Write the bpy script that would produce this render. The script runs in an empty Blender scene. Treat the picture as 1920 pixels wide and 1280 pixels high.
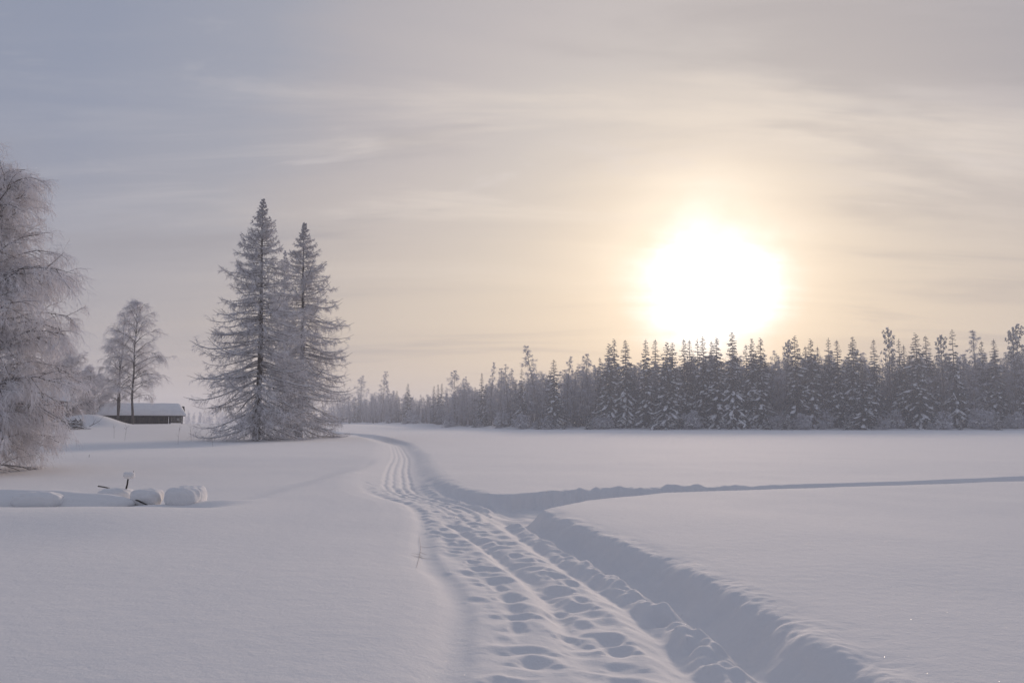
import bpy, math, random
import numpy as np
from mathutils import Vector

# ------------------------------------------------------------------ camera, sky, sun
scene = bpy.context.scene
COL = scene.collection
F, CX, CY, HY = 1600.0, 960.0, 640.0, 796.0        # focal length and centre of the 1920x1280 photo, its horizon row
CAMH = 1.5
PITCH = math.atan((HY - CY) / F)
cam_d = bpy.data.cameras.new('camera')
cam = bpy.data.objects.new('camera', cam_d)
COL.objects.link(cam)
cam_d.lens = 30.0
cam_d.sensor_width = 36.0
cam_d.clip_start = 0.05
cam_d.clip_end = 6000
cam.location = (0, 0, CAMH)
cam.rotation_euler = (math.radians(90) + PITCH, 0, 0)
scene.camera = cam
scene.view_settings.view_transform = 'Standard'
scene.view_settings.look = 'None'
scene.view_settings.gamma = 1
scene.view_settings.exposure = 0.12
scene.cycles.volume_bounces = 1
scene.cycles.max_bounces = 6
scene.cycles.diffuse_bounces = 3


def ray(px, py):
    a, b = (px - CX) / F, (CY - py) / F
    c, s = math.cos(PITCH), math.sin(PITCH)
    return np.array((a, c - b * s, s + b * c))


def at_depth(px, py, Y):
    r = ray(px, py)
    return np.array((0, 0, CAMH)) + r * (Y / r[1])


def on_ground(px, py, z=0.0):
    r = ray(px, py)
    return np.array((0, 0, CAMH)) + r * ((z - CAMH) / r[2])


SUN = ray(1320, 536)
SUN /= np.linalg.norm(SUN)
SUN_EL = math.asin(SUN[2])
SUN_AZ = math.atan2(SUN[0], SUN[1])

sun_d = bpy.data.lights.new('sun', 'SUN')
sun_d.energy = 2.5
sun_d.angle = math.radians(5.0)
sun_d.color = (1.0, 0.78, 0.63)
sun = bpy.data.objects.new('sun', sun_d)
COL.objects.link(sun)
sun.rotation_euler = Vector(SUN).to_track_quat('Z', 'Y').to_euler()


def lin(r, g, b):
    f = lambda c: (c / 255 / 12.92) if c <= 10 else ((c / 255 + 0.055) / 1.055) ** 2.4
    return (f(r), f(g), f(b), 1.0)


class NT:
    """small helper round a node tree"""
    def __init__(self, tree):
        self.t = tree

    def n(self, kind, **kw):
        nd = self.t.nodes.new(kind)
        for k, v in kw.items():
            setattr(nd, k, v)
        return nd

    def link(self, a, b):
        self.t.links.new(a, b)

    def put(self, sock, v):
        if hasattr(v, 'is_output'):
            self.link(v, sock)
        else:
            sock.default_value = v

    def math(self, op, a, b=0.0, c=0.0, clamp=False):
        nd = self.n('ShaderNodeMath', operation=op, use_clamp=clamp)
        self.put(nd.inputs[0], a)
        self.put(nd.inputs[1], b)
        self.put(nd.inputs[2], c)
        return nd.outputs[0]

    def vmath(self, op, a, b=(0, 0, 0)):
        nd = self.n('ShaderNodeVectorMath', operation=op)
        self.put(nd.inputs[0], a)
        self.put(nd.inputs[1], b)
        return nd.outputs['Value'] if op in ('DOT_PRODUCT', 'LENGTH') else nd.outputs[0]

    def noise(self, vec, scale, detail=4, rough=0.55, dist=0.0):
        nd = self.n('ShaderNodeTexNoise')
        nd.inputs['Scale'].default_value = scale
        nd.inputs['Detail'].default_value = detail
        nd.inputs['Roughness'].default_value = rough
        nd.inputs['Distortion'].default_value = dist
        self.link(vec, nd.inputs['Vector'])
        return nd.outputs[0]

    def ramp(self, fac, stops, interp='EASE'):
        nd = self.n('ShaderNodeValToRGB')
        cr = nd.color_ramp
        cr.interpolation = interp
        while len(cr.elements) < len(stops):
            cr.elements.new(0.5)
        for e, (p, c) in zip(cr.elements, stops):
            e.position = p
            e.color = c if len(c) == 4 else (*c, 1)
        self.put(nd.inputs[0], fac)
        return nd.outputs[0]

    def rng(self, v, a, b, c=0.0, d=1.0, smooth=True):
        nd = self.n('ShaderNodeMapRange', interpolation_type='SMOOTHSTEP' if smooth else 'LINEAR')
        for s, x in zip(nd.inputs, (v, a, b, c, d)):
            self.put(s, x)
        return nd.outputs[0]

    def mix(self, fac, a, b, mode='MIX'):
        nd = self.n('ShaderNodeMix', data_type='RGBA', blend_type=mode)
        self.put(nd.inputs[0], fac)
        self.put(nd.inputs[6], a)
        self.put(nd.inputs[7], b)
        return nd.outputs[2]


def build_world():
    w = bpy.data.worlds.new('World')
    scene.world = w
    w.use_nodes = True
    t = NT(w.node_tree)
    t.t.nodes.clear()
    out = t.n('ShaderNodeOutputWorld')
    bg = t.n('ShaderNodeBackground')
    bg.inputs['Strength'].default_value = 0.1
    t.link(bg.outputs[0], out.inputs['Surface'])
    sky = t.n('ShaderNodeTexSky', sky_type='NISHITA')
    sky.sun_disc = False
    sky.sun_elevation = SUN_EL
    sky.sun_rotation = SUN_AZ
    sky.dust_density = 3.0
    sky.air_density = 1.0
    tc = t.n('ShaderNodeTexCoord')
    d = t.vmath('NORMALIZE', tc.outputs['Generated'])
    sep = t.n('ShaderNodeSeparateXYZ')
    t.link(d, sep.inputs[0])
    el = sep.outputs[2]
    # cloud sheet: where the view direction meets a high layer
    den = t.math('ADD', t.math('MAXIMUM', el, 0.0), 0.16)
    cx = t.math('DIVIDE', sep.outputs[0], den)
    cy = t.math('DIVIDE', sep.outputs[1], den)
    comb = t.n('ShaderNodeCombineXYZ')
    t.link(cx, comb.inputs[0])
    t.link(cy, comb.inputs[1])
    mp = t.n('ShaderNodeMapping')
    mp.inputs['Rotation'].default_value = (0, 0, math.radians(-14))
    mp.inputs['Scale'].default_value = (0.42, 1.5, 1.0)
    t.link(comb.outputs[0], mp.inputs[0])
    streak = t.noise(mp.outputs[0], 1.5, 6, 0.55, 0.6)
    mp2 = t.n('ShaderNodeMapping')
    mp2.inputs['Rotation'].default_value = (0, 0, math.radians(8))
    mp2.inputs['Location'].default_value = (3.1, 1.7, 0)
    mp2.inputs['Scale'].default_value = (0.7, 1.9, 1.0)
    t.link(comb.outputs[0], mp2.inputs[0])
    wisp = t.noise(mp2.outputs[0], 2.3, 9, 0.62, 0.9)
    soft = t.noise(mp2.outputs[0], 0.8, 3, 0.5, 0.2)
    # angle from the sun, roughened by the cloud it shines through
    ang = t.math('ARCCOSINE', t.math('MINIMUM', t.vmath('DOT_PRODUCT', d, tuple(SUN)), 0.99999))
    wob = t.math('SUBTRACT', streak, 0.5)
    lump = t.noise(d, 6.0, 5, 0.55, 0.0)
    wob2 = t.math('SUBTRACT', lump, 0.5)
    grow = t.rng(ang, 0.02, 0.5, 0.25, 1.0)
    a2 = t.math('ADD', ang, t.math('MULTIPLY', t.math('MULTIPLY', wob, 0.26), grow))
    a3 = t.math('ADD', t.math('ADD', ang, t.math('MULTIPLY', wob, 0.075)), t.math('MULTIPLY', wob2, 0.11))
    u = t.math('DIVIDE', a2, math.pi, clamp=True)
    k = lambda deg: deg / 180.0
    veil = t.ramp(u, [
        (k(0), lin(252, 236, 212)), (k(5.5), lin(240, 228, 212)), (k(8.0), lin(222, 210, 197)),
        (k(11.5), lin(205, 196, 189)), (k(15), lin(195, 188, 185)), (k(20), lin(187, 180, 180)),
        (k(26), lin(172, 168, 173)), (k(31), lin(154, 157, 170)), (k(40), lin(140, 147, 166)), (k(60), lin(136, 143, 162)),
        (k(110), lin(134, 141, 160)), (k(180), lin(138, 143, 158))], 'LINEAR')
    # warm band low over the horizon
    low = t.rng(el, 0.0, 0.36, 1.0, 0.0)
    warm = t.ramp(u, [(k(0), lin(226, 206, 178)), (k(14), lin(214, 196, 172)), (k(24), lin(201, 185, 166)),
                      (k(34), lin(184, 172, 164)), (k(55), lin(158, 155, 162)), (k(180), lin(146, 149, 161))], 'LINEAR')
    veil = t.mix(t.math('MULTIPLY', low, 0.85), veil, warm)
    # thin bright wisps high up
    wf = t.math('MULTIPLY', t.rng(wisp, 0.53, 0.72), t.rng(soft, 0.42, 0.62))
    wf = t.math('MULTIPLY', wf, t.rng(el, 0.16, 0.36))
    veil = t.mix(t.math('MULTIPLY', wf, 0.6), veil, lin(214, 206, 204))
    mp3 = t.n('ShaderNodeMapping')
    mp3.inputs['Rotation'].default_value = (0, 0, math.radians(-20))
    mp3.inputs['Location'].default_value = (0.7, 0.35, 0)
    mp3.inputs['Scale'].default_value = (0.30, 1.25, 1.0)
    t.link(comb.outputs[0], mp3.inputs[0])
    band = t.noise(mp3.outputs[0], 1.9, 8, 0.6, 0.7)
    bf = t.math('MULTIPLY', t.rng(band, 0.48, 0.68), t.rng(el, 0.12, 0.26))
    veil = t.mix(t.math('MULTIPLY', t.math('MULTIPLY', bf, 0.55), t.rng(ang, 0.35, 0.8, 1.0, 0.45)), veil, t.mix(t.rng(ang, 0.2, 0.8), lin(226, 214, 202), lin(186, 184, 190)))
    # darker bands
    dk = t.math('MULTIPLY', t.rng(streak, 0.50, 0.66), t.rng(ang, 0.10, 0.2))
    veil = t.mix(t.math('MULTIPLY', dk, 0.34), veil, lin(150, 145, 148))
    # the sun's own glare through the thin cloud
    core = t.rng(a3, 0.0, 0.110, 1.0, 0.0)
    halo = t.rng(a3, 0.07, 0.20, 1.0, 0.0)
    c1 = t.mix(1.0, (0, 0, 0, 1), (0.55, 0.75, 1.0, 1))
    add = t.n('ShaderNodeVectorMath', operation='SCALE')
    t.link(c1, add.inputs[0])
    t.link(t.math('MULTIPLY', t.math('POWER', core, 1.4), 1.35), add.inputs['Scale'])
    add2 = t.n('ShaderNodeVectorMath', operation='SCALE')
    add2.inputs[0].default_value = (0.85, 0.72, 0.58)
    t.link(t.math('MULTIPLY', t.math('POWER', halo, 2.0), 0.08), add2.inputs['Scale'])
    tot = t.vmath('ADD', t.vmath('ADD', veil, add.outputs[0]), add2.outputs[0])
    sc = t.n('ShaderNodeVectorMath', operation='SCALE')
    t.link(tot, sc.inputs[0])
    sc.inputs['Scale'].default_value = 9.4
    ns = t.n('ShaderNodeVectorMath', operation='SCALE')
    t.link(sky.outputs[0], ns.inputs[0])
    ns.inputs['Scale'].default_value = 0.04
    t.link(t.vmath('ADD', sc.outputs[0], ns.outputs[0]), bg.inputs['Color'])


build_world()

# ------------------------------------------------------------------ materials
MATS = {}


def mat(name, build):
    m = bpy.data.materials.new(name)
    m.use_nodes = True
    t = NT(m.node_tree)
    t.t.nodes.clear()
    out = t.n('ShaderNodeOutputMaterial')
    b = t.n('ShaderNodeBsdfPrincipled')
    t.link(b.outputs[0], out.inputs['Surface'])
    build(t, b)
    MATS[name] = m
    return m


def snow_mat(t, b):
    tc = t.n('ShaderNodeTexCoord')
    p = tc.outputs['Object']
    n1 = t.noise(p, 0.35, 3, 0.5)
    t.link(t.mix(n1, (0.77, 0.765, 0.77, 1), (0.82, 0.81, 0.81, 1)), b.inputs['Base Color'])
    b.inputs['Roughness'].default_value = 0.95
    b.inputs['Specular IOR Level'].default_value = 0.3
    mp = t.n('ShaderNodeMapping')
    mp.inputs['Scale'].default_value = (1.0, 1.0, 1.0)
    t.link(p, mp.inputs[0])
    fine = t.noise(mp.outputs[0], 26.0, 5, 0.7)
    med = t.noise(mp.outputs[0], 5.0, 3, 0.5)
    h = t.math('ADD', t.math('MULTIPLY', fine, 0.012), t.math('MULTIPLY', med, 0.02))
    bp = t.n('ShaderNodeBump')
    bp.inputs['Strength'].default_value = 0.45
    bp.inputs['Distance'].default_value = 1.0
    t.link(h, bp.inputs['Height'])
    t.link(bp.outputs[0], b.inputs['Normal'])
    # a few flat ice crystals that flash in the sun
    vo = t.n('ShaderNodeTexVoronoi')
    vo.inputs['Scale'].default_value = 130.0
    t.link(p, vo.inputs['Vector'])
    sc = t.n('ShaderNodeSeparateColor')
    t.link(vo.outputs['Color'], sc.inputs[0])
    m = t.math('MULTIPLY', t.math('LESS_THAN', vo.outputs['Distance'], 0.28), t.math('GREATER_THAN', sc.outputs[2], 0.90))
    g = t.n('ShaderNodeNewGeometry')
    rv = t.vmath('SUBTRACT', vo.outputs['Color'], (0.5, 0.5, 0.5))
    nn = t.vmath('NORMALIZE', t.vmath('ADD', g.outputs['Normal'], t.vmath('MULTIPLY', rv, (1.6, 1.6, 0.0))))
    gl = t.n('ShaderNodeBsdfGlossy')
    gl.inputs['Roughness'].default_value = 0.12
    t.link(nn, gl.inputs['Normal'])
    mx = t.n('ShaderNodeMixShader')
    t.link(t.math('MULTIPLY', m, 0.03), mx.inputs[0])
    t.link(b.outputs[0], mx.inputs[1])
    t.link(gl.outputs[0], mx.inputs[2])
    o = [n for n in t.t.nodes if n.type == 'OUTPUT_MATERIAL'][0]
    t.link(mx.outputs[0], o.inputs['Surface'])


def frost_mat(bark, frost, lo, hi, scale=3.0, noise_amt=0.5, trans=0.0):
    """bark under hoar frost and snow: frost lies thickest on upward faces"""
    def build(t, b):
        g = t.n('ShaderNodeNewGeometry')
        s = t.n('ShaderNodeSeparateXYZ')
        t.link(g.outputs['Normal'], s.inputs[0])
        tc = t.n('ShaderNodeTexCoord')
        n = t.noise(tc.outputs['Object'], scale, 3, 0.6)
        v = t.math('ADD', s.outputs[2], t.math('MULTIPLY', t.math('SUBTRACT', n, 0.5), noise_amt * 2))
        col = t.mix(t.rng(v, lo, hi), (*bark, 1), (*frost, 1))
        t.link(col, b.inputs['Base Color'])
        b.inputs['Roughness'].default_value = 0.85
        if trans:                                        # ice needles let light through
            tl = t.n('ShaderNodeBsdfTranslucent')
            t.link(col, tl.inputs[0])
            mx = t.n('ShaderNodeMixShader')
            mx.inputs[0].default_value = trans
            t.link(b.outputs[0], mx.inputs[1])
            t.link(tl.outputs[0], mx.inputs[2])
            o = [n for n in t.t.nodes if n.type == 'OUTPUT_MATERIAL'][0]
            t.link(mx.outputs[0], o.inputs['Surface'])
        b.inputs['Specular IOR Level'].default_value = 0.15
    return build


def plain(c1, c2, scale, rough=0.85):
    def build(t, b):
        tc = t.n('ShaderNodeTexCoord')
        n = t.noise(tc.outputs['Object'], scale, 4, 0.6)
        t.link(t.mix(t.rng(n, 0.3, 0.7), (*c1, 1), (*c2, 1)), b.inputs['Base Color'])
        b.inputs['Roughness'].default_value = rough
        b.inputs['Specular IOR Level'].default_value = 0.2
    return build


def logs(t, b):
    tc = t.n('ShaderNodeTexCoord')
    mp = t.n('ShaderNodeMapping')
    mp.inputs['Scale'].default_value = (5.5, 5.5, 0.5)
    t.link(tc.outputs['Object'], mp.inputs[0])
    n = t.noise(mp.outputs[0], 1.6, 4, 0.6)
    t.link(t.mix(t.rng(n, 0.3, 0.72), (0.022, 0.018, 0.016, 1), (0.11, 0.088, 0.07, 1)), b.inputs['Base Color'])
    b.inputs['Roughness'].default_value = 0.9


mat('snow', snow_mat)
mat('clump_snow', plain((0.78, 0.78, 0.80), (0.86, 0.855, 0.86), 2.0, 0.8))
mat('larch_bark', frost_mat((0.055, 0.044, 0.038), (0.72, 0.71, 0.75), 0.35, 1.05, 2.2, 0.6))
mat('larch_limb', frost_mat((0.10, 0.085, 0.08), (0.85, 0.84, 0.87), -0.15, 0.65, 2.2, 0.5))
mat('larch_twig', frost_mat((0.36, 0.335, 0.34), (0.90, 0.88, 0.91), -0.65, 0.5, 2.0, 0.45))
mat('birch_bark', frost_mat((0.085, 0.07, 0.066), (0.62, 0.60, 0.62), 0.1, 1.0, 1.8, 0.7))
mat('birch_twig', frost_mat((0.27, 0.265, 0.285), (0.78, 0.78, 0.85), -0.45, 0.7, 1.2, 0.4))
mat('hoar_twig', frost_mat((0.55, 0.51, 0.52), (0.92, 0.90, 0.93), -0.8, 0.3, 1.2, 0.4))
mat('birch_stem', frost_mat((0.10, 0.085, 0.08), (0.52, 0.50, 0.51), -0.1, 0.9, 0.9, 0.9))
mat('spruce_needles', plain((0.016, 0.021, 0.020), (0.042, 0.047, 0.046), 1.3, 0.8))
mat('spruce_bark', plain((0.05, 0.04, 0.035), (0.12, 0.10, 0.09), 2.0))
mat('old_wood', plain((0.03, 0.027, 0.026), (0.07, 0.06, 0.055), 9.0))
mat('dry_stem', plain((0.16, 0.14, 0.13), (0.34, 0.31, 0.30), 8.0))
mat('pale_twig', plain((0.30, 0.27, 0.26), (0.5, 0.46, 0.45), 8.0))
mat('cabin_logs', logs)
mat('red_paint', plain((0.10, 0.036, 0.033), (0.15, 0.05, 0.045), 3.0))
mat('white_trim', plain((0.55, 0.54, 0.54), (0.70, 0.69, 0.68), 3.0))
mat('dark_glass', plain((0.02, 0.022, 0.026), (0.04, 0.042, 0.05), 1.0, 0.15))

# ------------------------------------------------------------------ helpers
RNG = np.random.default_rng(7)


def mesh_np(name, verts, faces, mats, midx=None, smooth=True):
    """verts (n,3), faces (m,4) or (m,3) arrays"""
    me = bpy.data.meshes.new(name)
    verts = np.asarray(verts, np.float32)
    faces = np.asarray(faces, np.int32)
    m, k = faces.shape
    me.vertices.add(len(verts))
    me.vertices.foreach_set('co', verts.ravel())
    me.loops.add(m * k)
    me.loops.foreach_set('vertex_index', faces.ravel())
    me.polygons.add(m)
    me.polygons.foreach_set('loop_start', np.arange(0, m * k, k, dtype=np.int32))
    me.polygons.foreach_set('loop_total', np.full(m, k, np.int32))
    for mm in mats:
        me.materials.append(MATS[mm])
    if midx is not None:
        me.polygons.foreach_set('material_index', np.asarray(midx, np.int32))
    me.polygons.foreach_set('use_smooth', np.full(m, smooth, bool))
    me.update(calc_edges=True)
    return me


def obj(name, me, parent=None):
    o = bpy.data.objects.new(name, me)
    COL.objects.link(o)
    if parent is not None:
        o.parent = parent
    return o


def tag(o, label=None, cat=None, group=None, kind=None):
    if label:
        o['label'] = label
    if cat:
        o['category'] = cat
    if group:
        o['group'] = group
    if kind:
        o['kind'] = kind
    return o


def empty(name, loc=(0, 0, 0), rz=0.0):
    o = bpy.data.objects.new(name, None)
    COL.objects.link(o)
    o.location = loc
    o.rotation_euler = (0, 0, rz)
    return o


class Geo:
    """collects quads with material slots, to become ONE mesh"""
    def __init__(self):
        self.v, self.f, self.m, self.n = [], [], [], 0

    def add(self, v, f, mi=0):
        self.v.append(v)
        self.f.append(f + self.n)
        self.m.append(np.full(len(f), mi))
        self.n += len(v)

    def tubes(self, P, R, sides=3, mi=0, squash=1.0):
        """P (N,K,3) centre lines, R (N,K) radii"""
        N, K, _ = P.shape
        if N == 0:
            return
        T = np.empty_like(P)
        T[:, 1:-1] = P[:, 2:] - P[:, :-2]
        T[:, 0] = P[:, 1] - P[:, 0]
        T[:, -1] = P[:, -1] - P[:, -2]
        T /= np.linalg.norm(T, axis=2, keepdims=True) + 1e-9
        ref = np.zeros_like(T)
        steep = np.abs(T[:, :1, 2:3]) > 0.93
        ref[...] = np.where(steep, np.array((0, 1.0, 0)), np.array((0, 0, 1.0)))
        A = np.cross(T, ref)
        A /= np.linalg.norm(A, axis=2, keepdims=True) + 1e-9
        B = np.cross(A, T)
        th = np.arange(sides) / sides * 2 * math.pi + math.pi / 2
        V = (P[:, :, None, :] + R[:, :, None, None] * (A[:, :, None, :] * np.cos(th)[None, None, :, None]
             + B[:, :, None, :] * (np.sin(th) * squash)[None, None, :, None]))
        V = V.reshape(-1, 3)
        i = np.arange(N * K * sides).reshape(N, K, sides)
        j = np.roll(i, -1, axis=2)
        fq = np.stack((i[:, :-1], i[:, 1:], j[:, 1:], j[:, :-1]), axis=-1).reshape(-1, 4)
        self.add(V, fq, mi)

    def box(self, a, b, mi=0):
        x0, y0, z0 = a
        x1, y1, z1 = b
        v = np.array([(x0, y0, z0), (x1, y0, z0), (x1, y1, z0), (x0, y1, z0), (x0, y0, z1), (x1, y0, z1), (x1, y1, z1), (x0, y1, z1)], float)
        f = np.array([(0, 3, 2, 1), (4, 5, 6, 7), (0, 1, 5, 4), (1, 2, 6, 5), (2, 3, 7, 6), (3, 0, 4, 7)])
        self.add(v, f, mi)

    def mesh(self, name, mats, smooth=True):
        return mesh_np(name, np.concatenate(self.v), np.concatenate(self.f), mats, np.concatenate(self.m), smooth)


def grow(P, n, length, angle, droop, K, rng, t0=0.2, t1=1.0, flat=0.0, wob=0.12, up=0.0):
    """n children on every parent polyline: returns (N*n, K, 3) and each child's place t along its parent"""
    N, KP, _ = P.shape
    t = rng.uniform(t0, t1, (N, n))
    f = t * (KP - 1)
    i = np.minimum(f.astype(int), KP - 2)
    w = (f - i)[..., None]
    ar = np.arange(N)[:, None]
    a, b = P[ar, i], P[ar, i + 1]
    start = a * (1 - w) + b * w
    T = b - a
    T /= np.linalg.norm(T, axis=2, keepdims=True) + 1e-9
    rnd = rng.normal(size=T.shape)
    rnd[..., 2] *= (1 - flat)
    perp = rnd - T * (rnd * T).sum(2, keepdims=True)
    perp /= np.linalg.norm(perp, axis=2, keepdims=True) + 1e-9
    an = angle * rng.uniform(0.7, 1.3, (N, n, 1))
    D = T * np.cos(an) + perp * np.sin(an)
    D[..., 2] += up
    D /= np.linalg.norm(D, axis=2, keepdims=True)
    L = length(t) if callable(length) else length
    L = (L * rng.uniform(0.65, 1.25, (N, n)))[..., None]
    out = np.empty((N, n, K, 3))
    out[:, :, 0] = start
    step = L / (K - 1)
    for k in range(1, K):
        D = D + rng.normal(size=D.shape) * wob
        D[..., 2] -= droop
        D /= np.linalg.norm(D, axis=2, keepdims=True)
        out[:, :, k] = out[:, :, k - 1] + D * step
    return out.reshape(N * n, K, 3), t.ravel()


def taper(N, K, r0, r1):
    return np.linspace(1, 0, K)[None, :] * (np.broadcast_to(r0, (N,)) - r1)[:, None] + r1


# ------------------------------------------------------------------ snow ground
_perm = np.random.default_rng(3).permutation(512)
_perm = np.concatenate((_perm, _perm, _perm))
_ga = np.random.default_rng(4).uniform(0, 2 * math.pi, 512)
_gx, _gy = np.cos(_ga), np.sin(_ga)


def pn(x, y, seed=0):
    """gradient noise, about -0.7 .. 0.7"""
    x = np.asarray(x, float) + seed * 17.31
    y = np.asarray(y, float) + seed * 9.17
    xi, yi = np.floor(x).astype(int), np.floor(y).astype(int)
    xf, yf = x - xi, y - yi
    u, v = xf * xf * xf * (xf * (xf * 6 - 15) + 10), yf * yf * yf * (yf * (yf * 6 - 15) + 10)
    def g(dx, dy):
        h = _perm[((xi + dx) & 511)]
        h = _perm[h + ((yi + dy) & 511)]
        return _gx[h] * (xf - dx) + _gy[h] * (yf - dy)
    a, b, c, d = g(0, 0), g(1, 0), g(0, 1), g(1, 1)
    return (a * (1 - u) + b * u) * (1 - v) + (c * (1 - u) + d * u) * v


def sst(x, a, b):
    t = np.clip((x - a) / (b - a), 0, 1)
    return t * t * (3 - 2 * t)


# right edge of the main trail, by distance
TY = np.array([-40, 0, 4, 5.1, 5.9, 7.2, 8.4, 10.3, 12.5, 14.6, 16.5, 18.6, 19.6, 23, 32, 44, 70, 100, 140, 160])
TX = np.array([1.2, 2.0, 2.1, 2.1, 2.08, 2.05, 1.93, 1.54, 1.05, 0.55, 0.25, -0.35, -1.0, -1.8, -3.0, -4.4, -8.2, -15.5, -30, -38])
# near and far edge of the side trail, by X
SX = np.array([-1.0, 0.0, 0.5, 1.5, 3.5, 7.0, 14.2, 25, 60])
SN = np.array([14.2, 14.5, 15.0, 17.3, 19.55, 20.75, 23.4, 28.6, 46])
SF = np.array([18.5, 18.6, 19.2, 19.9, 20.75, 21.65, 24.5, 29.8, 47.2])
# profile across the trail: u = metres left of the right edge
PU = np.array([-0.5, -0.06, 0.04, 0.15, 0.30, 0.42, 0.56, 0.72, 0.86, 1.00, 1.12, 1.35, 1.60, 1.78, 1.90, 2.05, 2.22, 2.34, 2.44, 2.54, 2.68, 2.85, 3.3, 4.2])
PZ = np.array([0.0, -0.02, -0.10, -0.27, -0.40, -0.40, -0.24, -0.27, -0.36, -0.27, -0.20, -0.22, -0.20, -0.16, -0.155, -0.155, -0.13, -0.115, -0.15, -0.15, -0.085, -0.055, -0.02, 0.0])
_u = np.linspace(-1, 5, 1201)
_z = np.interp(_u, PU, PZ)
_k = np.exp(-0.5 * (np.arange(-30, 31) * 0.005 / 0.035) ** 2)
_z = np.convolve(np.pad(_z, 30, mode='edge'), _k / _k.sum(), 'valid')
PU, PZ = _u, _z
FX = np.array([-700, -300, -160, -81, -30, 6, 60, 144, 230, 500])
FY = np.array([800, 640, 520, 415, 330, 272, 246, 238, 232, 225])     # front of the forest
def smooth_interp(x, xs, ys):
    # average a few shifted linear interpolations: rounds the corners
    w = 0.04 * np.maximum(np.abs(x), 6.0)
    return sum(np.interp(x + k * w, xs, ys) for k in (-1.5, -0.75, 0, 0.75, 1.5)) / 5


_st = np.random.default_rng(21)
STAMPS = []
for band, w, step, dep in ((1.32, 0.20, 0.40, 0.085), (1.98, 0.13, 0.42, 0.07), (1.66, 0.12, 0.9, 0.05), (0.62, 0.14, 0.34, 0.07), (1.10, 0.10, 0.7, 0.04), (1.45, 0.5, 0.3, 0.035), (2.1, 0.2, 0.3, 0.04)):
    y = 3.6
    while y < 24:
        STAMPS.append((band + _st.normal() * w * 0.5, y + _st.normal() * 0.08, _st.uniform(0.05, 0.12), _st.uniform(0.07, 0.16),
                       dep * _st.uniform(0.5, 1.5)))
        y += step * _st.uniform(0.7, 1.4)


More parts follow.
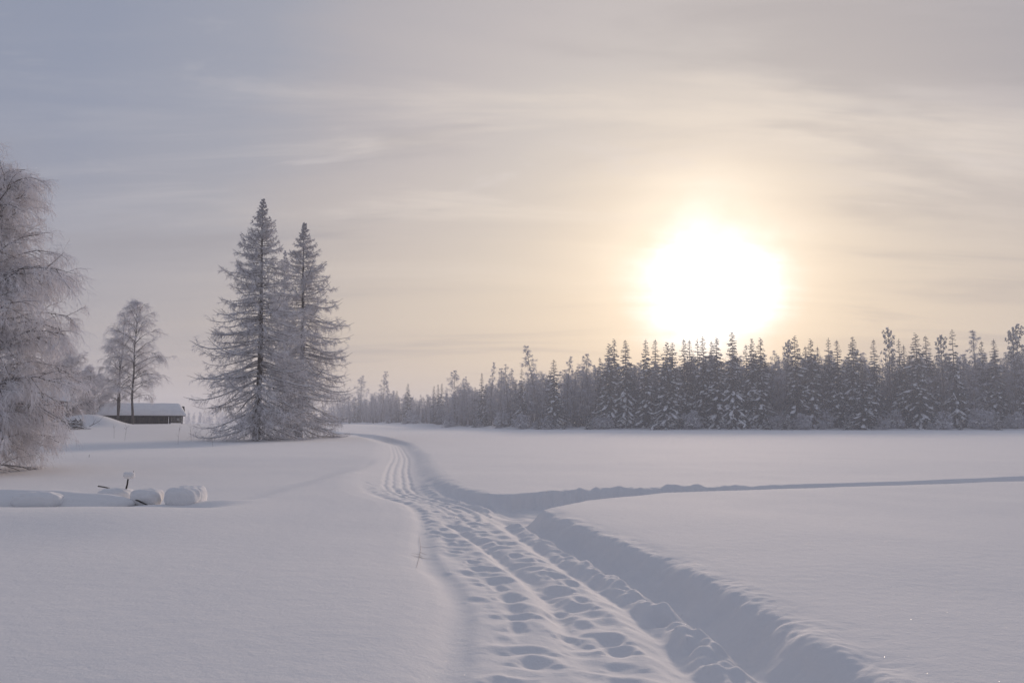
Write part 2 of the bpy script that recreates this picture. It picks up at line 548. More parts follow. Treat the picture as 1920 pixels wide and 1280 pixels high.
def height(x, y):
    x = np.asarray(x, float)
    y = np.asarray(y, float)
    z = 0.10 * pn(x / 14, y / 17, 1) + 0.05 * pn(x / 5, y / 6.5, 2) + 0.014 * pn(x / 1.4, y / 1.9, 3)
    far = sst(y, 30, 60)
    z = z * (1 - 0.4 * far)
    z += 0.35 * sst(y, 60, 110) * sst(-x, -2, 12)
    # left land: rises towards the cabin
    z += 1.28 * sst(-x, 24, 40) * sst(y, 40, 96)
    # hollow on the left behind the near snow
    hol = sst(-x, 4.9, 6.6) * sst(y, 14.6, 16.2) * (1 - sst(y, 26, 44))
    z -= 0.26 * hol
    z += 0.16 * np.exp(-((y - 13.8) / 2.2) ** 2) * sst(-x, 3.5, 6.5)
    for (lx, ly, lr, lh) in ((-7.2, 16.4, 0.5, 0.10), (-6.45, 16.5, 0.5, 0.10), (-8.1, 17.2, 0.6, 0.12), (-9.2, 16.4, 0.9, 0.12), (-5.95, 17.0, 0.5, 0.10)):
        z += 1.5 * lh * np.exp(-(((x - lx) / (1.25 * lr)) ** 2 + ((y - ly - 0.15) / (1.1 * lr)) ** 2))
    # mound in front of the cabin
    z += 1.15 * np.exp(-(((x + 42.6) / 2.9) ** 2 + ((y - 86) / 3.4) ** 2) ** 1.3)
    # shore under the forest
    fy = np.interp(x, FX, FY)
    sh = sst(y, fy - 9, fy + 3)
    z += 0.75 * sh * (1 + 0.9 * pn(x / 6, y / 6, 9) + 0.5 * pn(x / 2.2, y / 2.2, 10))
    # main trail
    n = (y > -30) & (y < 150) & (np.abs(x + 6) < 40)
    if n.any():
        xn, yn = x[n], y[n]
        e = smooth_interp(yn, TY, TX)
        sl = (smooth_interp(yn + 0.4, TY, TX) - smooth_interp(yn - 0.4, TY, TX)) / 0.8
        co = 1 / np.sqrt(1 + sl * sl)
        u = (e - xn) * co
        u = u + 0.06 * pn(yn * 1.1, xn * 0.4, 4) + (0.06 * pn(yn * 2.9, xn * 1.7, 5) + 0.02 * pn(yn * 8, xn * 6, 16)) * sst(20 - yn, 0, 8) * (1 - sst(u, 0.2, 0.9))
        mid = sst(yn, 17, 24)
        wide = 1.0 - 0.18 * sst(yn, 10, 15) + 0.05 * mid
        uu = u / wide
        prof = np.interp(uu, PU, PZ)
        pr2 = -0.25 * sst(uu, -0.4, 1.05) * (1 - sst(uu, 1.3, 3.4)) - 0.09 * sst(uu, -0.1, 0.8) * (1 - sst(uu, 1.0, 2.0))
        for c in (1.02, 1.28, 1.60, 1.86):
            pr2 = pr2 - 0.045 * np.exp(-((uu - c - 0.02 * pn(yn * 0.8, yn * 0 + c, 6)) / 0.065) ** 2)
        prof = prof * (1 - mid) + pr2 * mid
        ua = np.interp(yn, [5.5, 7.5, 9.3, 11.0, 13.0, 14.5], [1.62, 1.60, 1.52, 1.56, 1.80, 2.0])
        ga = sst(yn, 5.6, 8.0) * (1 - sst(yn, 13.0, 15.0))
        prof += ga * (-0.10 * np.exp(-((uu - ua) / 0.12) ** 2) + 0.035 * np.exp(-((uu - ua - 0.26) / 0.12) ** 2))
        gr = sst(yn, 12.5, 16.0) * (1 - mid)
        for c in (1.02, 1.28, 1.60, 1.86):
            prof = prof - gr * 0.03 * np.exp(-((uu - c - 0.02 * pn(yn * 0.8, yn * 0 + c, 6)) / 0.065) ** 2)
        prof *= 0.70 * (1 - 0.75 * sst(yn, 75, 125))
        inside = sst(uu, 0.05, 0.4) * (1 - sst(uu, 2.2, 2.6))
        amp = (1 - 0.75 * sst(yn, 18, 30))
        rough = 0.055 * pn(xn / 0.33, yn / 0.36, 7) + 0.028 * pn(xn / 0.13, yn / 0.15, 8) + 0.05 * pn(xn / 0.7, yn / 0.7, 11)
        clod = np.exp(-((uu - 0.62) / 0.16) ** 2) * (1 - 0.8 * sst(yn, 9, 13))
        prof = prof + inside * amp * rough * (0.15 + 2.1 * clod)
        crumb = sst(uu, -0.45, -0.05) * (1 - sst(uu, 0.2, 0.5)) * amp
        prof = prof + crumb * (0.012 * pn(xn / 0.09, yn / 0.09, 18) + 0.035 * pn(xn / 0.37, yn / 0.45, 19) + 0.05 * pn(xn / 0.9, yn / 1.3, 20))
        near = amp > 0.2
        add = np.zeros_like(prof)
        for (su, sy, ru, ry, dp) in STAMPS:
            m = np.abs(yn - sy) < ry * 2.6
            if not m.any():
                continue
            du, dy = (u[m] - su) / ru, (yn[m] - sy) / ry
            r2 = du * du + dy * dy
            add[m] += -0.32 * dp * np.exp(-r2 * 0.9) + 0.16 * dp * np.exp(-((np.sqrt(r2) - 1.55) / 0.55) ** 2) * (dy > -0.4)
        prof = prof + add * amp * sst(uu, 0.1, 0.5) * (1 - sst(uu, 2.3, 2.6))
        base = 1 - 0.6 * sst(uu, 0.0, 0.5) * (1 - sst(uu, 2.4, 3.0))
        zt = z[n] * base + prof
        z[n] = zt
        # side trail, joins the main one
        s = (xn > -1.0) & (xn < 60) & (yn > 13.5)
        if s.any():
            xs, ys = xn[s], yn[s]
            wig = 0.10 * pn(xs * 0.55, ys * 0 + 3, 12)
            a = np.interp(xs, SX, SN) + wig + 0.05 * pn(xs * 3, ys, 14)
            lumps = (0.2 * pn(xs * 2.1, ys * 0 + 7, 13) + 0.10 * pn(xs * 4.7, ys * 0 + 2, 17) + 0.06 * pn(xs * 9, ys * 3, 22)) * sst(8 - xs, 0, 5)
            b = np.interp(xs, SX, SF) + wig + lumps
            dep = 0.21 + 0.12 * sst(5 - xs, 0, 4)
            k = sst(ys - a, -0.05, 0.42) * (1 - sst(ys - b, -0.34, 0.05)) * sst(xs, -0.9, 0.0)
            zs = -dep * k + 0.05 * k * pn(xs / 0.4, ys / 0.4, 15)
            lip = 0.05 * np.exp(-((ys - b - 0.15) / 0.2) ** 2) * (0.6 + (2.2 * pn(xs * 1.9, ys * 0.5, 13) + 2.0 * pn(xs * 4.6, ys * 3, 23)) * sst(8 - xs, 0, 5)) * sst(xs, 0.2, 1.5)
            zz = z[n]
            zz[s] = np.where(k > 0.001, np.minimum(zz[s], zs + 0.25 * zz[s] * (1 - k)), zz[s]) + lip
            z[n] = zz
    return z


def ground_z(x, y):
    return float(height(np.array([x]), np.array([y]))[0])


def build_ground():
    az = np.radians(np.concatenate((np.arange(-42, 42, 0.075), np.arange(42, 318, 3.0))))
    r = np.concatenate((np.linspace(0.4, 2.6, 12)[:-1], np.exp(np.arange(math.log(2.6), math.log(130), 0.0042)),
                        np.exp(np.arange(math.log(130), math.log(700), 0.02)), np.array([740, 800, 880, 960])))
    A, Rr = np.meshgrid(az, r)
    x, y = Rr * np.sin(A), Rr * np.cos(A)
    z = height(x.ravel(), y.ravel())
    v = np.stack((x.ravel(), y.ravel(), z), axis=1)
    nr, na = x.shape
    i = np.arange(nr * na).reshape(nr, na)
    j = np.roll(i, -1, axis=1)
    f = np.stack((i[:-1], j[:-1], j[1:], i[1:]), axis=-1).reshape(-1, 4)
    # fan in the middle as quads
    c = len(v)
    v = np.concatenate((v, [[0, 0, float(v[:na, 2].mean())]]))
    m = na // 2 * 2
    ii = np.arange(0, m - 1, 2)
    fan = np.stack((np.full(len(ii), c), i[0, (ii + 2) % na], i[0, ii + 1], i[0, ii]), axis=-1)
    f = np.concatenate((f, fan))
    g = obj('snow_ground', mesh_np('snow_ground', v, f, ['snow']))
    tag(g, 'smooth snow field with a trodden trail curving through it', 'snow', kind='structure')
    return g


build_ground()


# ------------------------------------------------------------------ trees
def spruce_meshes(name, seed, H=20.0, rad=2.6, snow=0.6, up=0.0, dens=1.0, gap=0.0):
    rng = np.random.default_rng(seed)
    tr, cr = Geo(), Geo()
    K = 8
    zs = np.linspace(0, H, K)
    tp = np.stack((rng.normal(0, 0.05, K).cumsum() * 0.4, rng.normal(0, 0.05, K).cumsum() * 0.4, zs), axis=1)[None]
    tr.tubes(tp, np.linspace(0.20 * H / 20, 0.02, K)[None], 6)
    nw = int(H * 1.5 * dens)
    starts, dirs, lens = [], [], []
    for w in range(nw):
        t = 0.05 + 0.945 * (1 - (1 - w / nw) ** 1.3)
        z = t * H
        prof = (1 - t) ** 0.78 * (0.88 + 0.24 * rng.random())
        if t < 0.15:
            prof *= 0.75 + 0.25 * t / 0.15
        L = rad * 1.08 * prof + 0.10
        nb = max(4, int(6.5 * (0.5 + 0.5 * (1 - t))))
        ph = rng.uniform(0, 6.28)
        for b in range(nb):
            if rng.random() < gap:
                continue
            az = ph + b / nb * 6.283 + rng.normal(0, 0.22)
            pitch = (-0.50 + 0.95 * t ** 2.2 + up) + rng.normal(0, 0.10)
            starts.append((np.interp(z, zs, tp[0, :, 0]), np.interp(z, zs, tp[0, :, 1]), z + rng.normal(0, 0.12)))
            dirs.append((math.cos(az) * math.cos(pitch), math.sin(az) * math.cos(pitch), math.sin(pitch)))
            lens.append(L * rng.uniform(0.62, 1.15))
    S, D, L = np.array(starts), np.array(dirs), np.array(lens)
    N, KB = len(S), 5
    P = np.empty((N, KB, 3))
    P[:, 0] = S
    for k in range(1, KB):
        D[:, 2] += (-0.10, -0.12, 0.02, 0.16)[k - 1]
        D /= np.linalg.norm(D, axis=1, keepdims=True)
        P[:, k] = P[:, k - 1] + D * (L / (KB - 1))[:, None]
    Lr = np.clip(L / 2.0, 0.12, 1.2)[:, None]
    cr.tubes(P, Lr * np.array([0.08, 0.20, 0.24, 0.17, 0.03])[None], 5, 0)
    # side sprays
    ns = 7
    Q, t = grow(P, ns, 1.0, 0.85, 0.10, 3, rng, 0.18, 1.0, flat=0.75, wob=0.1)
    sc = (np.repeat(L, ns) * 0.42 * (1.1 - 0.6 * t) + 0.04)[:, None, None]
    Q = Q[:, :1] + (Q - Q[:, :1]) * sc
    rr = np.clip(np.repeat(L, ns) * 0.075, 0.025, 0.16)[:, None]
    cr.tubes(Q, rr * np.array([0.7, 1.0, 0.12])[None] * rng.uniform(0.7, 1.3, (len(Q), 1)), 4, 0)
    # fine hanging twigs roughen the outline
    W, _ = grow(Q[::2], 2, 1.0, 0.9, 0.30, 3, rng, 0.3, 1.0, wob=0.2)
    W = W[:, :1] + (W - W[:, :1]) * (0.08 + 0.13 * np.repeat(np.repeat(L, ns)[::2], 2))[:, None, None]
    cr.tubes(W, np.full(len(W), 0.03)[:, None] * np.array([1.0, 0.8, 0.2])[None], 3, 0)
    # snow lying along the boughs
    sel = rng.random(N) < (snow + 0.25) * (1.1 - 0.8 * S[:, 2] / H)
    up_v = np.array((0, 0, 1.0))
    PS = P[sel][:, 1:] + up_v * (0.14 * Lr[sel])[:, None, :]
    cr.tubes(PS, Lr[sel] * np.array([0.10, 0.26, 0.28, 0.08])[None] * rng.uniform(0.7, 1.25, (sel.sum(), 1)), 5, 1, 0.62)
    sel = rng.random(len(Q)) < snow * (1.15 - 0.9 * Q[:, 0, 2] / H)
    QS = Q[sel] + up_v * (rr[sel] * 0.55)[:, None, :]
    cr.tubes(QS, rr[sel] * np.array([0.6, 1.25, 0.2])[None] * rng.uniform(0.7, 1.5, (sel.sum(), 1)), 4, 1, 0.7)
    return tr.mesh(name + '_trunk', ['spruce_bark']), cr.mesh(name + '_crown', ['spruce_needles', 'clump_snow'])


def birch_meshes(name, seed, H=19.0, rad=3.0, limbs=30, sub=9, tw=8, droop=0.14, base=0.22, r_twig=0.024, stems=1, up=0.25, fine=0, shape=None,
                 r_trunk=None, twk=4, spread=(0.7, 1.2), twig='birch_twig'):
    rng = np.random.default_rng(seed)
    tr, cr = Geo(), Geo()
    L1 = []
    for s in range(stems):
        K = 10
        off = rng.normal(0, 0.35, 2) if stems > 1 else np.zeros(2)
        lean = rng.normal(0, 0.07, 2) + (off * 0.10 if stems > 1 else 0)
        h = H * (1 if s == 0 else rng.uniform(0.75, 0.97))
        zs = np.linspace(-0.3, h, K)
        wx = rng.normal(0, 0.012 * H, K).cumsum() * 0.35
        wy = rng.normal(0, 0.012 * H, K).cumsum() * 0.35
        wx -= wx[0]
        wy -= wy[0]
        tp = np.stack((off[0] + lean[0] * zs + wx, off[1] + lean[1] * zs + wy, zs), axis=1)
        rt = (r_trunk or 0.011 * H) * (0.8 if s else 1)
        tr.tubes(tp[None], (np.linspace(1, 0.06, K) ** 0.9 * rt)[None], 8)
        n = int(limbs / stems)
        t = base + (1 - base) * (np.arange(n) + rng.uniform(0, 1, n)) / n * 0.985
        f = t * (K - 1)
        i = np.minimum(f.astype(int), K - 2)
        w = (f - i)[:, None]
        S = tp[i] * (1 - w) + tp[i + 1] * w
        az = np.arange(n) * 2.399 + rng.normal(0, 0.4, n)
        q = (t - base) / (1 - base)
        prof = shape(q) if shape else np.sin(np.clip(0.22 + 0.80 * q, 0, 1) * math.pi) ** 0.75
        L = rad * (0.12 + prof) * rng.uniform(*spread, n)
        pit = up + 0.75 * q + rng.normal(0, 0.12, n)
        D = np.stack((np.cos(az) * np.cos(pit), np.sin(az) * np.cos(pit), np.sin(pit)), axis=1)
        P = np.empty((n, 6, 3))
        P[:, 0] = S
        for k in range(1, 6):
            D = D + rng.normal(0, 0.09, D.shape)
            D[:, 2] += (0.10, 0.04, -0.06, -0.16, -0.24)[k - 1] - droop * 0.45
            D /= np.linalg.norm(D, axis=1, keepdims=True)
            P[:, k] = P[:, k - 1] + D * (L / 5)[:, None]
        L1.append(P)
    P = np.concatenate(L1)
    N = len(P)
    lp = np.linalg.norm(P[:, -1] - P[:, 0], axis=1)
    cr.tubes(P, taper(N, 6, 0.012 * lp + 0.012, 0.012), 5, 0)
    Q, t = grow(P, sub, 1.0, 0.75, droop * 0.9, 5, rng, 0.12, 1.0, flat=0.3, wob=0.13)
    Q = Q[:, :1] + (Q - Q[:, :1]) * (np.repeat(lp, sub) * 0.34 * (1.25 - 0.7 * t) + 0.25)[:, None, None]
    lq = np.linalg.norm(Q[:, -1] - Q[:, 0], axis=1)
    cr.tubes(Q, taper(len(Q), 5, 0.009 * lq + r_twig * 0.7, r_twig * 0.6), 4, 0)
    T, t = grow(Q, tw, 1.0, 0.7, droop * 1.8, twk, rng, 0.12, 1.0, wob=0.16)
    T = T[:, :1] + (T - T[:, :1]) * (np.repeat(lq, tw) * 0.40 + 0.18)[:, None, None]
    cr.tubes(T, taper(len(T), twk, r_twig, r_twig * 0.45), 3, 1)
    if fine:
        lt = np.linalg.norm(T[:, -1] - T[:, 0], axis=1)
        U, _ = grow(T, fine, 1.0, 0.75, droop * 2.2, 3, rng, 0.15, 1.0, wob=0.18)
        U = U[:, :1] + (U - U[:, :1]) * (np.repeat(lt, fine) * 0.42 + 0.08)[:, None, None]
        cr.tubes(U, taper(len(U), 3, r_twig * 0.75, r_twig * 0.35), 3, 1)
    return tr.mesh(name + '_trunk', ['birch_stem']), cr.mesh(name + '_crown', ['birch_bark', twig])


def pine_meshes(name, seed, H=22.0):
    rng = np.random.default_rng(seed)
    tr, cr = Geo(), Geo()
    K = 9
    zs = np.linspace(0, H, K)
    tp = np.stack((rng.normal(0, 0.12, K).cumsum() * 0.5, rng.normal(0, 0.12, K).cumsum() * 0.5, zs), axis=1)
    tr.tubes(tp[None], np.linspace(0.22, 0.05, K)[None], 6)
    n = 30
    t = np.linspace(0.62, 0.985, n)
    S = np.stack([np.interp(t * H, zs, tp[:, c]) for c in range(3)], axis=1)
    az = np.arange(n) * 2.4 + rng.normal(0, 0.4, n)
    L = (0.5 + 1.5 * np.sin(np.clip((t - 0.6) / 0.42, 0, 1) * math.pi) ** 0.6) * rng.uniform(0.6, 1.15, n)
    pit = 0.15 + 0.5 * (t - 0.6) / 0.4
    D = np.stack((np.cos(az) * np.cos(pit), np.sin(az) * np.cos(pit), np.sin(pit)), axis=1)
    P = S[:, None] + D[:, None] * (L[:, None] * np.linspace(0, 1, 4))[..., None]
    cr.tubes(P, taper(n, 4, 0.06, 0.03), 4, 0)
    Q, _ = grow(P, 8, 0.42, 1.0, 0.0, 3, rng, 0.35, 1.0, wob=0.2, up=0.15)
    W, _ = grow(Q, 7, 0.24, 1.0, 0.0, 3, rng, 0.3, 1.0, wob=0.2)
    cr.tubes(W, np.full((len(W), 1), 0.05) * np.array([1, 1, 0.3])[None], 4, 0)
    sel = rng.random(len(W)) < 0.55
    cr.tubes(W[sel] + np.array((0, 0, 0.05)), np.full((sel.sum(), 1), 0.075) * np.array([0.8, 1, 0.4])[None], 4, 1, 0.7)
    return tr.mesh(name + '_trunk', ['spruce_bark']), cr.mesh(name + '_crown', ['spruce_needles', 'clump_snow'])


def larch_meshes(name, seed, H, rad, lean=(0, 0), prof=None, nbr=190, tw=15, fine=6, low=0.04, side=None, stem=1.0, bark='larch_bark'):
    """bare larch with upturned bough tips and hanging side twigs, all frosted"""
    rng = np.random.default_rng(seed)
    tr, cr = Geo(), Geo()
    K = 14
    zs = np.linspace(-0.4, H, K)
    q = np.clip(zs / H, 0, 1)
    tp = np.stack((lean[0] * q + 0.10 * np.sin(q * 5) * H / 20, lean[1] * q, zs), axis=1)
    tr.tubes(tp[None], stem * (0.25 * H / 20 * (1 - q) ** 0.85 + 0.015)[None] * (1 + 0.5 * np.exp(-q * 30))[None], 10)
    t = low + (0.995 - low) * ((np.arange(nbr) + rng.uniform(0, 1, nbr)) / nbr) ** 0.9
    S = np.stack([np.interp(t * H, zs, tp[:, c]) for c in range(3)], axis=1)
    az = np.arange(nbr) * 2.399 + rng.normal(0, 0.5, nbr)
    L = rad * (prof(t) if prof else (1 - t) ** 0.85) * rng.uniform(0.68, 1.08, nbr) + 0.07
    if side is not None:
        L = L * side(az, t)
    pit = -0.10 + 0.75 * t ** 2.5 - 0.16 * (1 - t) + rng.normal(0, 0.10, nbr)
    D = np.stack((np.cos(az) * np.cos(pit), np.sin(az) * np.cos(pit), np.sin(pit)), axis=1)
    P = np.empty((nbr, 8, 3))
    P[:, 0] = S
    bend = (-0.07, -0.07, -0.03, 0.03, 0.12, 0.24, 0.34)
    for k in range(1, 8):
        D = D + rng.normal(0, 0.05, D.shape)
        D[:, 2] += bend[k - 1]
        D /= np.linalg.norm(D, axis=1, keepdims=True)
        P[:, k] = P[:, k - 1] + D * (L / 7)[:, None]
    P[:, :, 2] = np.maximum(P[:, :, 2], 0.12)
    cr.tubes(P, taper(nbr, 8, 0.010 * L + 0.014, 0.012), 6, 0)
    Q, tt = grow(P, tw, 1.0, 0.8, 0.09, 5, rng, 0.08, 0.90, flat=0.45, wob=0.10)
    Q = Q[:, :1] + (Q - Q[:, :1]) * (np.repeat(L, tw) * 0.18 * (1.3 - 0.9 * tt) + 0.05 + 0.16 * np.repeat(1 - t, tw))[:, None, None]
    Q[:, :, 2] = np.maximum(Q[:, :, 2], 0.08)
    lq = np.linalg.norm(Q[:, -1] - Q[:, 0], axis=1)
    cr.tubes(Q, taper(len(Q), 5, 0.017, 0.009), 3, 1)
    W, _ = grow(Q, fine, 1.0, 0.85, 0.34, 3, rng, 0.10, 1.0, wob=0.2)
    W = W[:, :1] + (W - W[:, :1]) * (np.repeat(lq, fine) * 0.42 + 0.05)[:, None, None]
    W[:, :, 2] = np.maximum(W[:, :, 2], 0.05)
    cr.tubes(W, taper(len(W), 3, 0.013, 0.007), 3, 1)
    # snow lying on the thicker boughs
    sel = (rng.random(nbr) < 0.75 * (1 - t) ** 0.6)
    PS = P[sel][:, 1:7] + np.array((0, 0, 0.045))
    cr.tubes(PS, (0.008 * L[sel] + 0.012)[:, None] * np.array([0.6, 1, 1.1, 1, 0.8, 0.3])[None], 5, 2, 0.7)
    return tr.mesh(name + '_trunk', [bark]), cr.mesh(name + '_crown', ['larch_limb', 'larch_twig', 'clump_snow'])


def tree(name, meshes, loc, label, cat, group=None, scale=1.0, rz=0.0, wide=None):
    r = empty(name, loc, rz)
    obj('trunk', meshes[0], r)
    obj('crown', meshes[1], r)
    w = scale if wide is None else wide
    r.scale = (w, w, scale)
    return tag(r, label, cat, group)


def copy_tree(src, loc, label, group=None, scale=1.0, rz=0.0, wide=None):
    c = src.copy()
    COL.objects.link(c)
    for ch in src.children:
        k = ch.copy()
        COL.objects.link(k)
        k.parent = c
    c.location = loc
    c.rotation_euler = (0, 0, rz)
    w = scale if wide is None else wide
    c.scale = (w, w, scale)
    c['label'] = label
    if group:
        c['group'] = group
    elif 'group' in c:
        del c['group']
    return c


# --- the two tall larches by the trail and the smaller ones with them
def larch_at(px, py_base, Y, py_top, px_top):
    b = at_depth(px, py_base, Y)
    t = at_depth(px_top, py_top, Y)
    return b, t[2] - b[2], t[0] - b[0]


b, H, ln = larch_at(480, 826, 76, 372, 496)
tree('larch_tree', larch_meshes('tall_larch', 11, H, 1.0, (ln, 0), lambda t: 1.12 * np.interp(t, [0, .08, .17, .39, .5, .65, .76, .85, .93, 1], [4.4, 5.2, 5.8, 5.2, 4.8, 3.5, 2.3, 1.5, 0.6, 0.0]), 255, 23, 6),
     (b[0], b[1], ground_z(b[0], b[1])), 'tallest frosted bare larch beside the trail, its dark trunk in clear view', 'larch', 'frosted larches beside the trail')
b, H, ln = larch_at(560, 812, 86, 408, 573)
tree('larch_tree', larch_meshes('second_larch', 23, H, 1.0, (ln, 0), lambda t: 1.12 * np.interp(t, [0, .13, .3, .43, .52, .62, .72, .82, .92, 1], [4.6, 5.2, 5.3, 5.0, 4.7, 3.9, 3.0, 2.0, 0.8, 0.0]), 240, 23, 6,
     side=lambda az, t: 0.92 + 0.12 * np.cos(az)),
     (b[0], b[1], ground_z(b[0], b[1])), 'second tallest frosted larch, its boughs reaching out on the sun side', 'larch', 'frosted larches beside the trail')
b, H, ln = larch_at(530, 815, 82, 462, 536)
tree('larch_tree', larch_meshes('slim_larch', 31, H, 2.6, (ln, 0), lambda t: (1 - t) ** 0.7, 130, 16, 5, stem=0.6, bark='hoar_twig'),
     (b[0], b[1], ground_z(b[0], b[1])), 'slim pale larch squeezed between the two tall frosted larches', 'larch', 'frosted larches beside the trail')
# --- big birch at the left edge
b = at_depth(-60, 876, 31)
t_ = at_depth(30, 388, 31)
hero = birch_meshes('big_birch', 5, t_[2] - b[2] + 0.3, 3.6, limbs=104, sub=15, tw=12, droop=0.16, base=0.05, r_twig=0.0075, up=0.22, fine=4, twk=4, spread=(0.78, 1.06), twig='hoar_twig',
                    shape=lambda q: 0.80 + 0.16 * np.sin(np.clip(q * 1.2, 0, 1) * math.pi) - 0.30 * np.clip((q - 0.8) / 0.2, 0, 1) ** 1.5)
tree('birch_tree', hero, (b[0], b[1], ground_z(b[0], b[1])), 'big frosted birch cut off by the left edge, its twigs sweeping down to the snow', 'birch', None, 1.0, 0.6)

# --- twin birches by the cabin
def place(px, Y, py_top, H0):
    """ground position under photo column px at distance Y, and the scale that brings a tree of height H0 to the photo row py_top"""
    x = at_depth(px, 796, Y)[0]
    z = ground_z(x, Y)
    return (x, Y, z), (at_depth(px, py_top, Y)[2] - z) / H0


HB = 14.0
m1 = birch_meshes('yard_birch', 61, HB, 3.2, limbs=38, sub=11, tw=8, droop=0.15, base=0.22, r_twig=0.011, up=0.35, fine=3, twig='hoar_twig')
m2 = birch_meshes('yard_birch_pair', 67, HB, 3.2, limbs=42, sub=11, tw=8, droop=0.17, base=0.22, r_twig=0.011, up=0.40, fine=3, stems=2, twig='hoar_twig')
p, s = place(249, 93, 568, HB)
tree('birch_tree', m1, p, 'tall frosted birch standing before the cabin, highest of the yard trees', 'birch', 'birches by the cabin', s, 1.0)
p, s = place(219, 95, 590, HB)
tree('birch_tree', m2, p, 'frosted birch with two close stems, left of the tallest cabin birch', 'birch', 'birches by the cabin', s, 2.0)
m3 = birch_meshes('yard_bush_tree', 71, 7.0, 2.6, limbs=44, sub=11, tw=9, droop=0.12, base=0.05, r_twig=0.014, up=0.5, fine=2, stems=3, twig='hoar_twig')
p, s = place(165, 100, 690, 7.0)
t0 = tree('bushy_tree', m3, p, 'low pale frosted tree between the big birch and the twin birches', 'tree', 'low frosted trees in the yard', s, 0.3)
p, s = place(128, 92, 660, 7.0)
copy_tree(t0, p, 'low frosted tree half hidden behind the big birch beside the red house', 'low frosted trees in the yard', s, 1.9)

# --- the far forest
def shore(px, back=0.0):
    k = (px - CX) / F / math.cos(PITCH)
    Y = 300.0
    for _ in range(30):
        Y = 0.5 * Y + 0.5 * float(np.interp(k * Y, FX, FY))
    return Y + back


HS = 20.0
SPR = [spruce_meshes('dark_spruce', 101, HS, 3.0, 0.22), spruce_meshes('snowy_spruce', 103, HS, 3.4, 0.5),
       spruce_meshes('thin_spruce', 107, HS, 2.4, 0.28, gap=0.12), spruce_meshes('broad_spruce', 109, HS, 3.3, 0.5, up=-0.06),
       spruce_meshes('ragged_spruce', 113, HS, 2.6, 0.4, gap=0.25)]
BIR = [birch_meshes('forest_birch', 201, HS, 2.3, 34, 9, 8), birch_meshes('forest_birch_wide', 203, HS, 3.0, 34, 10, 8, base=0.28),
       birch_meshes('forest_birch_slim', 207, HS, 1.5, 30, 9, 8, base=0.2, up=0.5), birch_meshes('forest_birch_twin', 211, HS, 2.4, 40, 9, 8, stems=2, base=0.25, up=0.5)]
PIN = [pine_meshes('forest_pine', 301, HS)]
protos = {}


def forest_tree(kind, var, px, py_top, label, group, back=0.0, wide=None):
    fam, name, cat = {'S': (SPR, 'spruce_tree', 'spruce'), 'B': (BIR, 'birch_tree', 'birch'), 'P': (PIN, 'pine_tree', 'pine')}[kind]
    Y = shore(px, back)
    p, s = place(px, Y, py_top, HS)
    rz = RNG.uniform(0, 6.28)
    w = s * (wide or 1.0) * (1.2 if kind == 'S' else 1.0)
    key = (kind, var)
    p = (p[0], p[1], p[2] - 0.15)
    if key not in protos:
        protos[key] = tree(name, fam[var], p, label, cat, group, s, rz, w)
        return protos[key]
    return copy_tree(protos[key], p, label, group, s, rz, w)


